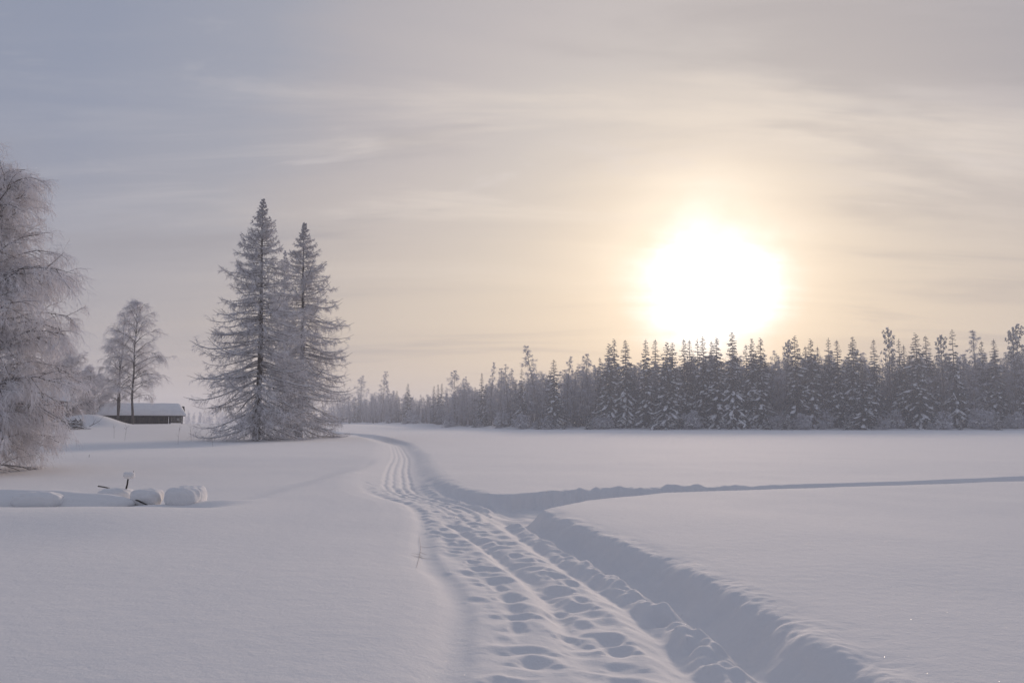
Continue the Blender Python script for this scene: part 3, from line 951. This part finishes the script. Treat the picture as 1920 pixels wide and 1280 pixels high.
GS, GB, GP = 'spruces along the far forest edge', 'frosted birches along the far forest edge', 'pines rising from the far forest'
NAMED = [
    ('B', 1, 675, 704, 'pale frosted birch at the hazy end of the forest, next to the larch boughs', 2, 1.0),
    ('B', 0, 715, 695, 'tallest frosted birch of the thin hazy trees near the larches', 3, 1.0),
    ('B', 2, 733, 712, 'slim frosted birch just behind the tallest birch of the hazy end', 6, 1.0),
    ('S', 0, 764, 718, 'small dark spruce with a sharp tip standing alone in the hazy birches', 0, 1.1),
    ('S', 2, 813, 722, 'narrow spruce tip, first of three dim tips over the low hazy trees', 16, 1.0),
    ('S', 2, 821, 719, 'narrow spruce tip, middle of three dim tips over the low hazy trees', 18, 1.0),
    ('S', 2, 828, 717, 'narrow spruce tip, last of three dim tips over the low hazy trees', 14, 1.0),
    ('B', 1, 853, 694, 'broad round-topped frosted birch standing above the low hazy trees', 4, 1.1),
    ('B', 3, 872, 705, 'forked frosted birch beside the broad round-topped birch', 8, 1.0),
    ('S', 2, 903, 697, 'thin grey spruce beside a tall slim birch', 5, 0.9),
    ('B', 2, 915, 677, 'very slim tall frosted birch with a visible pale stem', 0, 0.9),
    ('B', 0, 938, 687, 'frosted birch just right of the very slim tall birch', 5, 1.0),
    ('B', 3, 953, 684, 'forked frosted birch between the slim birch and a leaning dark spruce', 3, 1.0),
    ('S', 4, 979, 690, 'ragged dark spruce at the foot of the highest pale birch', 3, 1.0),
    ('B', 0, 1013, 645, 'highest pale birch, standing well above its neighbours left of the sun', 3, 1.15),
    ('S', 0, 1039, 673, 'dark spruce standing forward of the pale birches, left of the sun', -3, 1.25),
    ('B', 2, 1063, 668, 'slim frosted birch next to the forward dark spruce', 3, 1.1),
    ('B', 1, 1102, 663, 'round-topped frosted birch with drooping crown, before the first tall spruces', 3, 0.9),
    ('S', 2, 1126, 668, 'short thin spruce tip between the round-topped birch and the tall spruces', 6, 1.0),
    ('S', 1, 1144, 643, 'first tall snowy spruce of the forest, wide skirt', 1, 1.1),
    ('S', 0, 1153, 634, 'dark spruce tip rising behind the first tall snowy spruce', 5, 1.0),
    ('S', 3, 1174, 636, 'tall snowy spruce with a clear gap of sky after it', 1, 1.0),
    ('S', 0, 1213, 635, 'narrow dark spruce at the edge of the sun glare, gap of sky before it', -1, 0.95),
    ('S', 2, 1231, 634, 'thin spruce tip behind the narrow dark one, at the glare edge', 6, 1.1),
    ('S', 1, 1253, 640, 'wide spruce heavy with snow, under the near edge of the sun glare', -4, 1.15),
    ('S', 3, 1264, 641, 'snow-laden spruce grown together with the wide one under the glare', -2, 1.0),
    ('S', 2, 1285, 633, 'slender spruce, first of a row of spires under the sun', 3, 1.1),
    ('S', 2, 1296, 635, 'slender spruce, second of the row of spires under the sun', 6, 1.0),
    ('S', 4, 1311, 634, 'ragged spruce spire right below the sun', 4, 0.9),
    ('S', 0, 1321, 630, 'tall dark spire right below the sun, higher than its ragged neighbour', 2, 0.9),
    ('S', 2, 1337, 637, 'thin spruce touching the broad dark one below the sun', 5, 0.9),
    ('S', 0, 1347, 631, 'broad dark spruce below the sun, next to the tallest spruce', -1, 1.15),
    ('S', 3, 1376, 621, 'tallest snow-laden spruce under the sun glare, with a blunt top', -2, 1.0),
    ('S', 2, 1402, 644, 'short spruce tip just right of the tallest snow-laden spruce', 6, 1.1),
    ('S', 1, 1414, 633, 'snowy spruce, left one of a pair at the far edge of the glare', 0, 0.85),
    ('S', 0, 1430, 632, 'darker spruce, right one of a pair at the far edge of the glare', -1, 1.15),
    ('B', 3, 1466, 648, 'pale forked birch filling the dip after the glare spruces', 3, 1.0),
    ('P', 0, 1483, 641, 'small pine crown touching a tall spruce right of the glare', 5, 0.7),
    ('S', 0, 1495, 628, 'tall dark spruce right of the sun glare with a pine at its side', -1, 1.1),
    ('S', 2, 1514, 647, 'short spruce tip between two tall dark spruces right of the glare', 6, 1.0),
    ('S', 0, 1525, 634, 'second tall dark spruce right of the glare, brownish lower boughs', 0, 1.1),
    ('S', 2, 1538, 648, 'short thin spruce right beside the second tall dark spruce', 5, 1.1),
    ('S', 4, 1560, 632, 'ragged spruce, first of two close spires right of the glare', 3, 1.0),
    ('S', 2, 1575, 635, 'slim dark spruce, second of two close spires, snow in stripes', 0, 1.15),
    ('S', 1, 1605, 630, 'wide pale spruce with thick snow pillows behind a small dark one', 1, 1.05),
    ('S', 0, 1621, 675, 'small dark spruce standing forward of the wide pale snowy spruce', -5, 1.35),
    ('S', 2, 1644, 634, 'lone thin spruce tip between the pale snowy spruce and the pine', 6, 1.0),
    ('P', 0, 1672, 619, 'pine with a clumped flat crown high above the grey birches', 4, 0.75),
    ('S', 4, 1693, 634, 'ragged spruce next to the clumped pine', 4, 0.9),
    ('S', 2, 1701, 645, 'thin lower spruce between the clumped pine and a dark spruce', 1, 1.1),
    ('S', 0, 1724, 623, 'tall dark spruce with spreading boughs, right of the clumped pine', -1, 1.15),
    ('S', 2, 1743, 627, 'slim spruce close behind the tall spreading one', 6, 1.2),
    ('P', 0, 1772, 632, 'low rounded pine crown in the grey birches near the right side', 4, 0.8),
    ('S', 4, 1795, 616, 'highest dark spruce near the right side, bare lower trunk', 2, 1.0),
    ('B', 2, 1825, 615, 'reddish grey birch poking above the others near the right side', 4, 1.3),
    ('S', 2, 1848, 637, 'small spruce tip between the reddish birch and the right edge', 6, 1.0),
    ('S', 2, 1872, 634, 'dark small spruce tip, last before the pine at the right edge', 4, 1.1),
    ('P', 0, 1905, 624, 'pine with snow clumps at the right edge, lower of two', 2, 0.8),
    ('P', 0, 1917, 612, 'pine with snow clumps cut by the right edge, taller of two', 4, 0.85),
]
for kind, var, px, top, label, back, wide in NAMED:
    forest_tree(kind, var, px, top, label, {'S': GS, 'B': GB, 'P': GP}[kind], back, wide)

# the crowd between and behind the trees one can pick out
TOPX = np.array([640, 675, 720, 760, 790, 820, 860, 900, 940, 980, 1013, 1040, 1070, 1110, 1150, 1185, 1215, 1260, 1320, 1376, 1430, 1470, 1500, 1560, 1610, 1660, 1720, 1800, 1870, 1920, 2150])
TOPY = np.array([735, 722, 722, 730, 730, 728, 712, 712, 700, 696, 682, 690, 688, 680, 660, 668, 660, 658, 655, 650, 655, 662, 655, 655, 655, 655, 655, 652, 655, 645, 640])
LB = 'frosted grey birch lost among its like in the crowded far forest'
LS = 'dim spruce lost among the frosted birches of the far forest'
px = 640.0
while px < 2060:
    dens = 7.0 if px < 1000 else 8.5
    for row in range(2):
        x = px + RNG.uniform(-4, 4)
        top = float(np.interp(x, TOPX, TOPY)) + RNG.uniform(2, 34) + (0 if row else 8)
        back = 4 + row * 9 + RNG.uniform(0, 7)
        spr = RNG.random() < (0.16 if x < 1130 else 0.30)
        if spr:
            forest_tree('S', int(RNG.choice([0, 1, 2, 4])), x, top, LS, 'unpickable spruces in the far forest', back, 1.1)
        else:
            forest_tree('B', int(RNG.integers(0, 4)), x, top, LB, 'unpickable birches in the far forest', back, RNG.uniform(1.1, 1.6))
    px += dens

# bushes under snow and saplings along the forest foot
bush = [birch_meshes('snow_bush', 401 + k, 3.2, 1.7, 34, 7, 6, droop=0.24, base=0.03, r_twig=0.035, stems=4, up=0.5, r_trunk=0.03) for k in range(3)]


def snow_blobs(seed, n, spread, h):
    rng = np.random.default_rng(seed)
    g = Geo()
    a = rng.uniform(0, 6.28, n)
    r = spread * np.sqrt(rng.random(n))
    c = np.stack((np.cos(a) * r, np.sin(a) * r, h * (1 - 0.6 * (r / spread) ** 2) * rng.uniform(0.35, 1.0, n)), axis=1)
    d = rng.normal(size=(n, 3)) * np.array((1, 1, 0.35))
    d /= np.linalg.norm(d, axis=1, keepdims=True)
    P = c[:, None] + d[:, None] * np.linspace(-0.5, 0.5, 5)[None, :, None] * rng.uniform(0.4, 1.0, n)[:, None, None]
    P[:, :, 2] -= 0.5 * (np.linspace(-1, 1, 5) ** 2 * 0.25)[None]
    g.tubes(P, rng.uniform(0.05, 0.15, n)[:, None] * np.array([0.3, 0.9, 1, 0.8, 0.2])[None], 5, 0, 0.75)
    return g.mesh('bush_snow', ['clump_snow'])


bsnow = [snow_blobs(500 + k, 55, 1.6, 2.9) for k in range(3)]
bp = []
for i in range(58):
    px = RNG.uniform(960, 1990) if i < 48 else RNG.uniform(660, 960)
    Y = shore(px, RNG.uniform(-5.5, 0.5))
    x = at_depth(px, 796, Y)[0]
    v = i % 3
    sc = RNG.uniform(0.3, 1.0) ** 1.5 * 1.7
    loc = (x, Y, ground_z(x, Y) - 0.1)
    lab = 'snow-covered bush, one of the many hunched at the foot of the far forest'
    grp = 'snowy bushes at the forest foot'
    if v >= len(bp):
        r = empty('snowy_bush', loc, 0)
        obj('stem', bush[v][0], r)
        obj('branches', bush[v][1], r)
        obj('snow_load', bsnow[v], r)
        tag(r, lab, 'bush', grp)
        r.scale = (sc, sc, sc)
        bp.append(r)
    else:
        copy_tree(bp[v], loc, lab, grp, sc, RNG.uniform(0, 6.28))
SAP = [(1010, 776, 'first small snowy spruce sapling under the highest pale birch'), (1057, 779, 'snowy spruce sapling right of the forward dark spruce'),
       (1104, 772, 'snowy spruce sapling at the feet of the first tall spruces'), (1225, 770, 'snowy spruce sapling under the narrow dark spruce'),
       (1440, 765, 'snowy spruce sapling at the end of the glare spruces'), (1472, 752, 'larger snowy sapling under the pale forked birch'),
       (1590, 768, 'snowy spruce sapling beside the small forward spruce'), (1800, 776, 'dark-bottomed snowy sapling under the highest spruce near the right side'),
       (1868, 770, 'snowy sapling at the forest foot close to the right edge'), (655, 785, 'tiny dark sapling at the far end of the field beside the larches'),
       (890, 782, 'small sapling at the foot of the hazy birches')]
for k, (px, top, lab) in enumerate(SAP):
    Y = shore(px, -6.5)
    p, s = place(px, Y, top, HS)
    copy_tree(protos[('S', 0 if k % 2 else 1)], p, lab, 'spruce saplings at the forest foot', s, RNG.uniform(0, 6.28), s * 1.7)


# rear forest: one mass nobody could count
def rear_forest(name, pts, heights, label, seed, per, rtw):
    rng = np.random.default_rng(seed)
    g = Geo()
    n = len(pts)
    P0 = np.array(pts)
    Ht = np.array(heights)
    K = 4
    P = P0[:, None] + np.array((0, 0, 1.0)) * (Ht[:, None] * np.linspace(0, 1, K))[..., None]
    g.tubes(P, taper(n, K, 0.012 * Ht, 0.03), 4, 0)
    Q, t = grow(P, per, 1.0, 1.15, 0.06, 4, rng, 0.08, 1.0, wob=0.12, up=0.25)
    Q = Q[:, :1] + (Q - Q[:, :1]) * (np.repeat(Ht, per) * 0.13 * (1.25 - t))[:, None, None]
    g.tubes(Q, taper(len(Q), 4, rtw, rtw * 0.5), 3, 1)
    W, _ = grow(Q, 4, 1.3, 0.8, 0.14, 3, rng, 0.1, 1.0, wob=0.15)
    g.tubes(W, taper(len(W), 3, rtw, rtw * 0.5), 3, 1)
    o = obj(name, g.mesh(name, ['spruce_bark', 'birch_twig']))
    return tag(o, label, 'forest', kind='stuff')


pts, hs = [], []
for i in range(760):
    px = RNG.uniform(630, 2080) if i < 560 else RNG.uniform(600, 900)
    Y = shore(px, RNG.uniform(20, 60))
    x = at_depth(px, 796, Y)[0]
    top = float(np.interp(px, TOPX, TOPY)) + RNG.uniform(14, 50)
    h = at_depth(px, top, Y)[2] - 0.6
    pts.append((x, Y, 0.3))
    hs.append(max(h, 5))
rear_forest('forest', pts, hs, 'dim rear rows of the forest closing the gaps between trunks', 77, 26, 0.06)
pts, hs = [], []
for i in range(260):
    px = RNG.uniform(-60, 700)
    Y = 640 + RNG.uniform(0, 120)
    x = at_depth(px, 796, Y)[0]
    pts.append((x, Y, 0.8))
    hs.append(at_depth(px, 778 + RNG.uniform(-5, 7), Y)[2])
rear_forest('forest', pts, hs, 'very distant pale treeline between the cabin and the larches', 78, 20, 0.14)


# ------------------------------------------------------------------ cabin and house
def prism_x(g, prof, x0, x1, mi=0, tw=0.0):
    """extrude a closed (y,z) outline along x; tw narrows the far points"""
    n = len(prof)
    a = np.array([(x0, p[0], p[1]) for p in prof] + [(x1, p[0], p[1]) for p in prof])
    f = np.array([(i, (i + 1) % n, n + (i + 1) % n, n + i) for i in range(n)])
    g.add(a, f, mi)
    # end caps as quads round a centre
    for off, flip in ((0, 0), (n, 1)):
        c = a[off:off + n].mean(0)
        base = g.n
        v = np.concatenate((a[off:off + n], [c]))
        q = []
        for i in range(0, n, 2):
            q.append((n, i, (i + 1) % n, (i + 2) % n))
        g.add(v, np.array(q), mi)


def roof_snow(x0, x1, ye, yr, ze, zr, thick, hip, seed):
    """thick soft snow blanket over a gable roof: grid with rounded rims"""
    g = Geo()
    nu, nv = 40, 24
    U, V = np.meshgrid(np.linspace(0, 1, nu), np.linspace(0, 1, nv), indexing='ij')
    y = ye + (2 * (yr - ye)) * V
    rise = 1 - np.abs(2 * V - 1)
    xx = x0 + (x1 - x0) * U
    xx = xx + hip * rise * (0.5 - U) * 2
    z = ze + (zr - ze) * rise
    edge = np.minimum(np.minimum(U, 1 - U) * (x1 - x0), np.minimum(V, 1 - V) * 2 * (yr - ye))
    soft = np.sqrt(np.clip(edge / 0.35, 0, 1))
    top = z + thick * (0.30 + 0.70 * soft) + 0.05 * pn(xx * 0.8, y * 0.8, seed)
    ridge = np.exp(-((V - 0.5) / 0.06) ** 2) * 0.12
    top -= ridge
    a = np.stack((xx, y, top), -1).reshape(-1, 3)
    bot = np.stack((xx, y, z + 0.012), -1).reshape(-1, 3)
    i = np.arange(nu * nv).reshape(nu, nv)
    f = np.stack((i[:-1, :-1], i[1:, :-1], i[1:, 1:], i[:-1, 1:]), -1).reshape(-1, 4)
    g.add(a, f)
    g.add(bot, f[:, ::-1])
    per = np.concatenate((i[:, 0], i[-1, 1:], i[-2::-1, -1], i[0, -2:0:-1]))
    nn = nu * nv
    p2 = np.roll(per, -1)
    g.add(np.concatenate((a, bot)), np.stack((per, per + nn, p2 + nn, p2), -1))
    return g.mesh('roof_snow', ['clump_snow'])


def build_cabin():
    Y0 = 101.0
    X = lambda px: at_depth(px, 796, Y0)[0]
    Z = lambda py: at_depth(300, py, Y0)[2]
    xl, xr, xa = X(197), X(309), X(336)
    cab = empty('log_cabin', ((xl + xa) / 2, Y0, 0), math.radians(24))
    tag(cab, 'low dark log cabin under a thick snow roof, behind the twin birches', 'cabin')
    ox = cab.location.x
    ze, zr = Z(779), Z(760)
    zb = 0.6
    # walls: stacked round logs
    g = Geo()
    nl = int((ze - zb) / 0.2)
    for k in range(nl + 1):
        z = zb + 0.1 + k * 0.2
        for yy in (0.0, 5.0):
            P = np.array([[(xl - ox - 0.18, yy, z), (0, yy, z), (xr - ox + 0.18, yy, z)]])
            g.tubes(P, np.full((1, 3), 0.108), 8)
        for xx in (xl - ox, xr - ox):
            P = np.array([[(xx, -0.18, z + 0.1), (xx, 2.5, z + 0.1), (xx, 5.18, z + 0.1)]])
            g.tubes(P, np.full((1, 3), 0.108), 8)
    obj('wall', g.mesh('cabin_wall', ['cabin_logs']), cab)
    g = Geo()
    prism_x(g, [(-0.45, ze - 0.06), (2.5, zr - 0.06), (5.45, ze - 0.06), (5.45, ze), (2.5, zr), (-0.45, ze)], xl - ox - 0.5, xa - ox + 0.35)
    roof = obj('roof', g.mesh('cabin_roof', ['old_wood'], False), cab)
    obj('roof_snow', roof_snow(xl - ox - 0.55, xa - ox + 0.42, -0.55, 2.5, ze, zr, 0.50, 0.45, 31), roof)
    # open lean-to at the right end with its own set-back wall of boards
    g = Geo()
    za = Z(793)
    w = (xa - xr - 0.3) / 9
    for k in range(9):
        g.box((xr - ox + 0.25 + k * w, 0.6, za), (xr - ox + 0.25 + (k + 0.93) * w, 0.66 + 0.012 * (k % 2), ze + 0.02))
    obj('shed_wall', g.mesh('shed_wall', ['cabin_logs'], False), cab)
    g = Geo()
    for xx in (xr - ox + 0.35, xa - ox):
        g.tubes(np.array([[(xx, -0.2, zb), (xx, -0.2, 1.5), (xx, -0.2, ze - 0.05)]]), np.full((1, 3), 0.08), 8)
    obj('post', g.mesh('shed_post', ['old_wood']), cab)
    # boards along part of the front
    g = Geo()
    x0, x1 = X(248) - ox, X(300) - ox
    n = 22
    for k in range(n):
        a = x0 + (x1 - x0) * k / n
        g.box((a, -0.21 - 0.02 * (k % 3), zb), (a + (x1 - x0) / n * 0.82, -0.14, ze - 0.12 + 0.05 * math.sin(k * 2.1)))
    obj('plank_screen', g.mesh('plank_screen', ['cabin_logs'], False), cab)
    # small square window with a pale frame in the shed
    xc = X(329.5) - ox
    zc = Z(786)
    g = Geo()
    g.box((xc - 0.14, 0.54, zc - 0.14), (xc + 0.14, 0.597, zc + 0.14))
    obj('window', g.mesh('window', ['white_trim'], False), cab)


build_cabin()


def build_house():
    Y0 = 84.0
    X = lambda px: at_depth(px, 796, Y0)[0]
    Z = lambda py: at_depth(60, py, Y0)[2]
    xl, xr = X(18), X(112)
    h = empty('red_house', ((xl + xr) / 2, Y0, 0), math.radians(29))
    tag(h, 'red wooden house with white corner board, mostly hidden by the big birch', 'house')
    ox = h.location.x
    ze, zr, zb = Z(752), Z(728), 0.4
    g = Geo()
    n = 30
    w = (xr - xl) / n
    for k in range(n):
        g.box((xl - ox + k * w, 0, zb), (xl - ox + (k + 0.96) * w, 4.5, ze))
    obj('wall', g.mesh('house_wall', ['red_paint'], False), h)
    g = Geo()
    g.box((xr - ox + 0.003, -0.03, zb), (xr - ox + 0.16, 0.15, ze))
    g.box((xl - ox - 0.16, -0.03, zb), (xl - ox - 0.003, 0.15, ze))
    obj('corner_board', g.mesh('corner_board', ['white_trim'], False), h)
    for px in (40, 84):
        c = X(px) - ox
        g = Geo()
        zz = Z(772)
        g.box((c - 0.55, -0.05, zz - 0.6), (c + 0.55, -0.004, zz + 0.6))
        f = obj('window', g.mesh('window_frame', ['white_trim'], False), h)
        g = Geo()
        g.box((c - 0.45, -0.062, zz - 0.5), (c - 0.03, -0.052, zz + 0.5))
        g.box((c + 0.03, -0.062, zz - 0.5), (c + 0.45, -0.052, zz + 0.5))
        obj('pane', g.mesh('pane', ['dark_glass'], False), f)
    g = Geo()
    prism_x(g, [(-0.45, ze - 0.08), (2.25, zr - 0.08), (4.95, ze - 0.08), (4.95, ze), (2.25, zr), (-0.45, ze)], xl - ox - 0.5, xr - ox + 0.5)
    roof = obj('roof', g.mesh('house_roof', ['old_wood'], False), h)
    obj('roof_snow', roof_snow(xl - ox - 0.55, xr - ox + 0.55, -0.5, 2.25, ze, zr, 0.4, 0.1, 33), roof)


build_house()


# brush heap between house and mound
def brush_heap():
    rng = np.random.default_rng(88)
    c = at_depth(112, 796, 78)
    x, y = c[0], 78.0
    o = empty('brush_pile', (x, y, ground_z(x, y)))
    tag(o, 'heap of dark branches under snow beside the red house', 'brush pile')
    n = 150
    S = np.stack((rng.normal(0, 1.1, n), rng.normal(0, 0.6, n), np.abs(rng.normal(0.4, 0.3, n))), 1)
    D = rng.normal(size=(n, 3)) * np.array((1, 0.6, 0.4))
    D /= np.linalg.norm(D, axis=1, keepdims=True)
    P = S[:, None] + D[:, None] * np.linspace(-0.9, 0.9, 5)[None, :, None] * rng.uniform(0.4, 1.0, (n, 1, 1))
    P[:, :, 2] = np.maximum(P[:, :, 2], 0)
    g = Geo()
    g.tubes(P, rng.uniform(0.015, 0.05, (n, 1)) * np.array([1, 1, 0.8, 0.6, 0.3])[None], 5)
    T, _ = grow(P, 6, 0.5, 0.8, 0.05, 3, rng)
    g.tubes(T, taper(len(T), 3, 0.014, 0.006), 3)
    obj('branches', g.mesh('heap_branches', ['larch_bark']), o)
    sel = rng.random(n) < 0.5
    g = Geo()
    g.tubes(P[sel] + np.array((0, 0, 0.06)), np.full((sel.sum(), 1), 0.06) * np.array([0.4, 1, 1, 0.8, 0.3])[None], 5, 0, 0.7)
    obj('snow_load', g.mesh('heap_snow', ['clump_snow']), o)


brush_heap()


# ------------------------------------------------------------------ snow-covered things at the left
def snow_lump(name, loc, size, seed, e1=0.5, e2=0.6, rot=0.0, amp=0.05, under=0.0):
    """rounded snow block: superellipsoid, softened by noise, undercut a little near its foot"""
    nu, nv = 64, 40
    th = np.linspace(0, 2 * math.pi, nu, endpoint=False)
    ph = np.linspace(-0.5 * math.pi, 0.5 * math.pi, nv)
    T, Ph = np.meshgrid(th, ph, indexing='ij')
    sp = lambda v, e: np.sign(v) * np.abs(v) ** e
    x = sp(np.cos(Ph), e1) * sp(np.cos(T), e2)
    y = sp(np.cos(Ph), e1) * sp(np.sin(T), e2)
    z = sp(np.sin(Ph), e1)
    k = 1 - under * sst(-z, 0.0, 0.9)
    x, y = x * k, y * k
    amp = amp * 1.9
    nz = 1 + amp * pn(x * 1.7 + seed, y * 1.7 + z, seed % 40) + amp * 0.6 * pn(x * 3.7, y * 3.7 + z * 2, (seed + 3) % 40)
    v = np.stack((x * size[0] * nz, y * size[1] * nz, z * size[2] * nz), -1).reshape(-1, 3)
    i = np.arange(nu * nv).reshape(nu, nv)
    j = np.roll(i, -1, 0)
    f = np.stack((i[:, :-1], j[:, :-1], j[:, 1:], i[:, 1:]), -1).reshape(-1, 4)
    me = mesh_np(name, v, f, ['snow'])
    o = obj(name, me)
    o.location = loc
    o.rotation_euler = (0, 0, rot)
    return o


def lump_px(name, px, py0, py1, wpx, Y, seed, label, e1=0.5, e2=0.6, dep=None, rot=0.0, under=0.0, sink=0.06):
    """lump seen between photo rows py0 (top) and py1 (foot), wpx wide, at distance Y"""
    top, foot = at_depth(px, py0, Y), at_depth(px, py1, Y)
    hx = wpx / F * Y / 2
    hz = (top[2] - foot[2] + sink) / 2
    o = snow_lump(name, (top[0], Y, (top[2] + foot[2] - sink) / 2), (hx, dep or hx, hz), seed, e1, e2, rot, 0.05, under)
    return tag(o, label, 'snow mound', 'snow-covered lumps at the left')


lump_px('snow_mound', 30, 917, 958, 430, 16.6, 12, 'long low rounded snow mound running off the left edge', 0.95, 1.0, 0.7, 0.0, 0.0, 0.2)
lump_px('snow_mound', 72, 921, 951, 90, 16.05, 15, 'smaller snow bulge leaning on the front of the long low mound', 0.75, 0.8, 0.30, 0.0, 0.10)
lump_px('snow_mound', 217, 914, 946, 66, 17.5, 21, 'smooth snow mound under the leaning post', 0.7, 0.8, 0.4, 0.0, 0.0, 0.15)
lump_px('snow_mound', 276, 916, 947, 56, 17.0, 25, 'boxy snow mound with a dark stick under it', 0.62, 0.7, 0.28, 0.2, 0.12)
lump_px('snow_mound', 343, 913, 945, 56, 16.8, 29, 'squarest snow mound, last of the row toward the trail', 0.55, 0.62, 0.27, -0.1, 0.05)
lump_px('snow_mound', 357, 910, 945, 54, 17.25, 33, 'soft sunlit snow mound just behind the squarest one', 0.6, 0.7, 0.35, 0.0, 0.0, 0.15)


def stick(name, a, b_, r, label, cat, mname='old_wood', group=None, parent=None):
    P = np.array([[a, (np.array(a) * 0.66 + np.array(b_) * 0.34) + np.array((0.004, 0, 0.004)),
                   (np.array(a) * 0.33 + np.array(b_) * 0.67) + np.array((-0.003, 0, 0.003)), b_]], float)
    org = P[0, 0].copy()
    g = Geo()
    g.tubes(P - org, np.linspace(r, r * 0.8, 4)[None], 8)
    o = obj(name, g.mesh(name, [mname]), parent)
    if parent is None:
        o.location = org
    if label:
        tag(o, label, cat, group)
    return o


# leaning post under a snow cap
a, c = at_depth(236.5, 916, 17.3), at_depth(241.5, 897, 17.3)
pr = empty('wooden_post', tuple(a))
tag(pr, 'short dark leaning post topped by a ball of snow', 'post')
stick('stake', (0, 0, -0.05), tuple(c - a), 0.019, None, None, parent=pr)
cap = snow_lump('snow_cap', tuple(at_depth(242, 891, 17.3) - a), (0.10, 0.10, 0.068), 41, 0.6, 0.7, 0.0, 0.08, 0.1)
cap.parent = pr
stick('stick', tuple(at_depth(184, 911, 17.8)), tuple(at_depth(215, 917, 17.6)), 0.014, 'thin dark stick poking from snow left of the capped post', 'stick')
stick('stick', tuple(at_depth(248, 934, 16.75)), tuple(at_depth(277, 946.5, 16.65)), 0.017, 'dark stick lying at the foot of the boxy snow mound', 'stick')


# dry weeds standing in the snow
def weed(px, py_top, Y, label, seed, n=3):
    rng = np.random.default_rng(seed)
    x = at_depth(px, 796, Y)[0]
    zb = ground_z(x, Y)
    h = at_depth(px, py_top, Y)[2] - zb
    if Y < 45:
        h = min(h, 0.14)
    o = None
    g = Geo()
    S = np.zeros((1, 5, 3))
    S[0, :, 2] = np.linspace(-0.05, h, 5)
    S[0, :, 0] = np.linspace(0, rng.normal(0, 0.12) * h, 5)
    g.tubes(S, taper(1, 5, 0.009, 0.005), 4)
    T, _ = grow(S, n * 2, 0.3 * h, 0.5, 0.02, 3, rng, 0.45, 1.0)
    g.tubes(T, taper(len(T), 3, 0.006, 0.004), 3)
    o = obj('dry_weed', g.mesh('dry_weed', ['dry_stem']))
    o.location = (x, Y, zb)
    tag(o, label, 'weed', 'dry weeds standing in the snow')


WEEDS = [(215, 800, 70, 'dry weed stalk straight below the two-stemmed birch'), (235, 800, 68, 'dry weed stalk below the tallest cabin birch'),
         (335, 803, 66, 'dry weed stalk below the end of the cabin'), (360, 797, 72, 'taller branching weed between cabin and larches'),
         (401, 815, 60, 'short dry weed near the outermost larch bough'),
         (253, 868, 30, 'low weed tuft above the leaning post'), (170, 850, 40, 'tiny weed tip in the shaded snow near the big birch'),
         ]
for k, (px, top, Y, lab) in enumerate(WEEDS):
    weed(px, top, Y, lab, 600 + k)

# a twig lying on the snow left of the trail
rng = np.random.default_rng(9)
tw = [on_ground(786, 994), on_ground(789, 1015), on_ground(786, 1032), on_ground(781, 1055)]
for q in tw:
    q[2] = ground_z(q[0], q[1]) + 0.008
P = np.array([tw])
g = Geo()
g.tubes(P - tw[0], np.array([[0.0015, 0.002, 0.002, 0.0015]]), 5)
T, _ = grow(P - tw[0], 8, 0.16, 0.7, 0.0, 3, rng, 0.1, 0.7, flat=1.0)
T[:, :, 2] = height(T[:, :, 0].ravel() + tw[0][0], T[:, :, 1].ravel() + tw[0][1]).reshape(T.shape[:2]) + 0.006 - tw[0][2]
g.tubes(T, taper(len(T), 3, 0.002, 0.001), 3)
o = obj('fallen_twig', g.mesh('fallen_twig', ['pale_twig']))
o.location = tw[0]
tag(o, 'thin branching twig lying on the snow left of the trail', 'twig')

# ------------------------------------------------------------------ cold haze
hz = bpy.data.materials.new('haze')
hz.use_nodes = True
nt = hz.node_tree
nt.nodes.clear()
out = nt.nodes.new('ShaderNodeOutputMaterial')
pv = nt.nodes.new('ShaderNodeVolumePrincipled')
pv.inputs['Color'].default_value = (0.86, 0.90, 1.0, 1)
pv.inputs['Density'].default_value = 0.0010
pv.inputs['Anisotropy'].default_value = 0.2
nt.links.new(pv.outputs[0], out.inputs['Volume'])
MATS['haze'] = hz
g = Geo()
g.box((-1000, -1000, -2.0), (1000, 1000, 36.0))
o = obj('haze', g.mesh('haze', ['haze'], False))
tag(o, 'thin cold haze over the snow field and forest', 'haze', kind='stuff')
